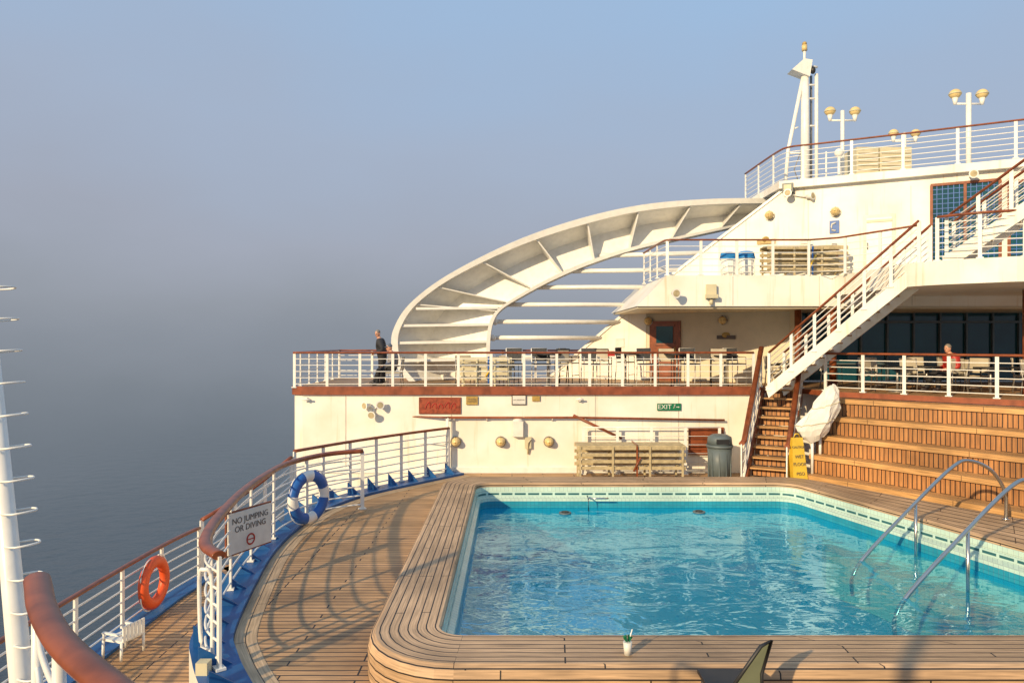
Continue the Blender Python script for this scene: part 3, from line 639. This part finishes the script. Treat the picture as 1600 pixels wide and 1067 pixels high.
# ---------------------------------------------------------------- near-camera deck
zb=MD-.60
Rn=[(-2.0,3.1,zb),(-1.93,3.0,zb),(-1.76,2.76,zb),(-1.50,2.45,zb),(-1.19,2.16,zb),(-.75,1.8,zb),(0,1.45,zb),(2,1.2,zb),(6,1.2,zb)]
railing('balcony_railing',Rn,1.05,bars=5,spacing=.8,tw=(.05,.032),br=.012,pr=.022,flat=False)
m=MB(); m.prism([(-2.2,3.15),(-1.9,2.9),(-1.6,2.55),(-1.3,2.25),(-.8,1.85),(0,1.5),(2,1.3),(6,1.3),(6,-6),(-2.2,-6)],zb-.2,zb,'teak','white'); m.obj('balcony_deck')
m=MB(); a=V((-4.62,7,.4)); b=V((-5.15,7.2,4.5)); m.tube([a-up*1.5,a,b],[.12,.105,.07],'white2',n=14)
for i in range(14):
    p=a+(b-a)*(i*.075+.05)
    m.tube(cat([p+V((-.02,-.06,0)),p+V((.18,-.16,.02)),p+V((.3,-.02,.03)),p+V((.18,.12,.02)),p+V((-.02,.06,0))],4),.011,'white2',n=6)
m.obj('ladder_pole')
m=MB(); m.tube(cat([(-3.75,9.2,.0),(-3.75,9.2,1.1),(-3.85,9.2,1.25),(-3.95,9.3,1.1),(-3.95,9.35,.3),(-3.85,9.3,.2)],5),.028,'white2'); m.box((-3.75,8.95,.12),(.14,.14,.2),'sand'); m.obj('gate_latch')
# ---------------------------------------------------------------- people
def person(name,J,rad,face,cols,hands,hair='hair',cap=None):
    keys=list(J); idx={k:i for i,k in enumerate(keys)}
    ed=[('pel','spine','top'),('spine','chest','top'),('chest','neck','top'),('neck','head','skin')]
    for s_ in'LR':
        ed+=[('chest','sh'+s_,'top'),('sh'+s_,'el'+s_,'top'),('el'+s_,'wr'+s_,'top'),('pel','hip'+s_,'pants'),('hip'+s_,'kn'+s_,'pants'),('kn'+s_,'an'+s_,'pants'),('an'+s_,'toe'+s_,'shoe')]
    me=bpy.data.meshes.new('tmp'); me.from_pydata([J[k] for k in keys],[(idx[a],idx[b]) for a,b,c in ed],[])
    o=bpy.data.objects.new('tmp',me); S.collection.objects.link(o)
    o.modifiers.new('s','SKIN'); sb=o.modifiers.new('u','SUBSURF'); sb.levels=2
    for k in keys:
        r=rad[k[:-1] if k[-1] in'LR' and k[:-1] in rad else k]; d=me.skin_vertices[0].data[idx[k]]; d.radius=(r,r); d.use_root=(k=='pel')
    dg=bpy.context.evaluated_depsgraph_get(); em=bpy.data.meshes.new_from_object(o.evaluated_get(dg))
    m=MB(); b=m.add([v.co for v in em.vertices])
    segs=[(V(J[a]),V(J[c]),cols[l]) for a,c,l in ed]
    for p in em.polygons:
        c=p.center; best=None
        for a,q,l in segs:
            t=max(0,min(1,(c-a).dot(q-a)/(q-a).length_squared)); dd=(c-(a+(q-a)*t)).length
            if best is None or dd<best[0]: best=(dd,l)
        m.face([b+i for i in p.vertices],best[1],smooth=True)
    bpy.data.objects.remove(o)
    h=V(J['head']); f=V(face).normalized(); sd=f.cross(up).normalized(); u=sd.cross(f)
    R=Matrix((sd,f,u)).transposed(); hc=h+u*.06
    m.ball(hc,(.078,.098,.12),'skin',14,10,R); m.ball(hc-u*.06+f*.02,(.06,.075,.065),'skin',12,8,R)
    m.ball(hc+f*.1-u*.015,(.014,.022,.026),'skin',8,6,R)
    for s_ in(-1,1):
        m.ball(hc+sd*.03*s_+f*.088+u*.012,(.012,.008,.007),'ink',8,6,R); m.ball(hc+sd*.08*s_-u*.01,(.012,.022,.032),'skin',8,6,R); m.box(hc+sd*.03*s_+f*.09+u*.032,(.03,.01,.006),hair,M4=R)
    m.box(hc+f*.092-u*.055,(.04,.008,.007),'red',M4=R)
    m.ball(hc-f*.018+u*.03,(.085,.1,.106),cap or hair,14,10,R,zmin=-.05)
    if cap: m.ball(hc+f*.09+u*.05,(.06,.07,.01),cap,12,6,R)
    for s_ in'LR':
        w=V(J['wr'+s_]); d=V(hands[s_]).normalized(); q=d.cross(up).normalized() if abs(d.z)<.9 else V((0,1,0)); nn=q.cross(d)
        m.tube([w-d*.03,w+d*.03,w+d*.09],0,'skin',n=10,wh=(.042,.02))
        for i,(L,off) in enumerate(((.068,-.032),(.078,-.011),(.074,.011),(.058,.032))):
            r0=w+d*.085+q*off; k1=r0+d*L*.5-nn*.004; k2=k1+d*L*.3-nn*.022; m.tube([r0,k1,k2,k2+d*.008-nn*.02],[.010,.0095,.0085,.006],'skin',n=7)
        r0=w+d*.03-q*.036; m.tube([r0,r0-q*.03+d*.03,r0-q*.035+d*.06-nn*.01],[.012,.011,.008],'skin',n=7)
    return m.obj(name)
rad={'pel':.19,'spine':.185,'chest':.21,'neck':.08,'head':.062,'sh':.135,'el':.083,'wr':.05,'hip':.14,'kn':.095,'an':.066,'toe':.056}
Z=MD
X,Y=-4.4,25.0
J={'pel':(X,Y,Z+.97),'spine':(X-.03,Y,Z+1.17),'chest':(X-.08,Y,Z+1.38),'neck':(X-.11,Y-.01,Z+1.55),'head':(X-.15,Y-.03,Z+1.66),
'shL':(X-.05,Y-.22,Z+1.44),'elL':(X+.08,Y-.31,Z+1.17),'wrL':(X-.19,Y-.25,Z+1.07),'shR':(X-.09,Y+.22,Z+1.44),'elR':(X+.02,Y+.30,Z+1.17),'wrR':(X-.22,Y+.2,Z+1.07),
'hipL':(X,Y-.1,Z+.9),'knL':(X-.03,Y-.12,Z+.49),'anL':(X,Y-.12,Z+.09),'toeL':(X-.17,Y-.14,Z+.05),'hipR':(X,Y+.1,Z+.9),'knR':(X-.02,Y+.12,Z+.49),'anR':(X+.04,Y+.12,Z+.09),'toeR':(X-.13,Y+.14,Z+.05)}
person('standing_man',J,rad,(-.5,-.85,-.25),{'top':'navy','pants':'bcloth','skin':'skin','shoe':'shoe'},{'L':(-.9,.2,-.3),'R':(-.9,-.1,-.3)})
X,Y=-3.86,24.0
J={'pel':(X,Y,Z+.56),'spine':(X+.0,Y,Z+.74),'chest':(X-.04,Y,Z+.95),'neck':(X-.08,Y,Z+1.1),'head':(X-.13,Y-.01,Z+1.19),
'shL':(X-.03,Y-.2,Z+1.0),'elL':(X+.0,Y-.28,Z+.72),'wrL':(X-.25,Y-.18,Z+.70),'shR':(X-.03,Y+.2,Z+1.0),'elR':(X-.02,Y+.28,Z+.72),'wrR':(X-.26,Y+.14,Z+.70),
'hipL':(X-.05,Y-.11,Z+.53),'knL':(X-.48,Y-.17,Z+.55),'anL':(X-.50,Y-.17,Z+.1),'toeL':(X-.68,Y-.19,Z+.05),'hipR':(X-.05,Y+.11,Z+.53),'knR':(X-.48,Y+.16,Z+.55),'anR':(X-.66,Y+.14,Z+.11),'toeR':(X-.83,Y+.14,Z+.07)}
person('seated_person',J,rad,(-.8,-.55,-.2),{'top':'gcloth','pants':'bcloth','skin':'skin','shoe':'shoe'},{'L':(-.9,.1,-.25),'R':(-.9,-.1,-.25)},cap='cap')
place(c1.data,'patio_chair',(X+.02,Y,MD-.03),-math.pi/2)
X0,Y0=X,Y
X,Y=12.5,20.9
J2={k:(v_[0]-X0+X,v_[1]-Y0+Y,v_[2]) for k,v_ in J.items()}
person('seated_guest',J2,rad,(-.9,-.35,-.1),{'top':'red','pants':'bcloth','skin':'skin','shoe':'shoe'},{'L':(-.9,.1,-.25),'R':(-.9,-.1,-.25)})
place(c1.data,'patio_chair',(X+.02,Y,MD-.03),-math.pi/2)
# ---------------------------------------------------------------- hull and sea
m=MB(); m.prism([(-6.9,4),(-6.9,14.4),(-6.7,16),(-5.6,17.9),(-5,19),(-4,21),(-3,22.9),(20,22.9),(20,4)],-20,-1.6,'white')
m.obj('ship_hull')
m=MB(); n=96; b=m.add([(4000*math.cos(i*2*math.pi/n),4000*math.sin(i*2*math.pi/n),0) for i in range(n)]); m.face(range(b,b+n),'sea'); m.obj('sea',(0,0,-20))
# ---------------------------------------------------------------- light, sky, camera
el=math.radians(22); az=V((-.60,-.80,0)).normalized()
sd=V((az.x*math.cos(el),az.y*math.cos(el),math.sin(el)))
l=bpy.data.lights.new('sun','SUN'); l.energy=5.0; l.angle=math.radians(.8); l.color=(1,.77,.46)
lo=bpy.data.objects.new('sun',l); S.collection.objects.link(lo); lo.rotation_euler=sd.to_track_quat('Z','Y').to_euler()
w=bpy.data.worlds.new('World'); S.world=w; w.use_nodes=True; nt=w.node_tree; bg=nt.nodes['Background']; out=nt.nodes['World Output']
sk=N(nt,'ShaderNodeTexSky'); sk.sky_type='NISHITA'; sk.sun_disc=False; sk.sun_elevation=el; sk.sun_rotation=math.atan2(sd.x,sd.y); sk.dust_density=4; sk.air_density=1.2
nt.links.new(sk.outputs[0],bg.inputs[0]); bg.inputs[1].default_value=.09
tc=N(nt,'ShaderNodeTexCoord'); sp=N(nt,'ShaderNodeSeparateXYZ'); nt.links.new(tc.outputs['Generated'],sp.inputs[0])
mpn=N(nt,'ShaderNodeMapping'); mpn.inputs['Scale'].default_value=(1,1,2.2); nt.links.new(tc.outputs['Generated'],mpn.inputs[0])
no=N(nt,'ShaderNodeTexNoise'); no.inputs['Scale'].default_value=2.2; no.inputs['Detail'].default_value=6; nt.links.new(mpn.outputs[0],no.inputs[0])
a1=N(nt,'ShaderNodeMath',operation='MULTIPLY_ADD'); a1.inputs[1].default_value=.22; a1.inputs[2].default_value=.40; nt.links.new(no.outputs['Fac'],a1.inputs[0])
a3=N(nt,'ShaderNodeMath',operation='MULTIPLY_ADD'); a3.inputs[1].default_value=.07; nt.links.new(sp.outputs[0],a3.inputs[0]); nt.links.new(a1.outputs[0],a3.inputs[2])
a2=N(nt,'ShaderNodeMath',operation='ADD'); nt.links.new(sp.outputs[2],a2.inputs[0]); nt.links.new(a3.outputs[0],a2.inputs[1])
cr=N(nt,'ShaderNodeValToRGB'); nt.links.new(a2.outputs[0],cr.inputs[0]); e=cr.color_ramp.elements
stops=[(.08,(.075,.095,.115)),(.30,(.15,.18,.21)),(.42,(.22,.25,.29)),(.52,(.285,.315,.37)),(.62,(.345,.375,.46)),(.76,(.36,.43,.56)),(.95,(.33,.48,.69))]
e[0].position,e[0].color=stops[0][0],(*stops[0][1],1); e[1].position,e[1].color=stops[-1][0],(*stops[-1][1],1)
for p_,c_ in stops[1:-1]: q=e.new(p_); q.color=(*c_,1)
b2=N(nt,'ShaderNodeBackground'); nt.links.new(cr.outputs[0],b2.inputs[0]); b2.inputs[1].default_value=1.12
mx=N(nt,'ShaderNodeMixShader'); mx.inputs[0].default_value=.88; nt.links.new(bg.outputs[0],mx.inputs[1]); nt.links.new(b2.outputs[0],mx.inputs[2]); nt.links.new(mx.outputs[0],out.inputs[0])
c=bpy.data.cameras.new('camera'); c.sensor_width=36; c.lens=36*1150/1600; c.clip_end=6000; c.clip_start=.1
co=bpy.data.objects.new('camera',c); S.collection.objects.link(co); co.location=(0,0,E); co.rotation_euler=(math.pi/2,0,0); S.camera=co
S.view_settings.view_transform='Standard'; S.view_settings.look='None'; S.view_settings.exposure=0
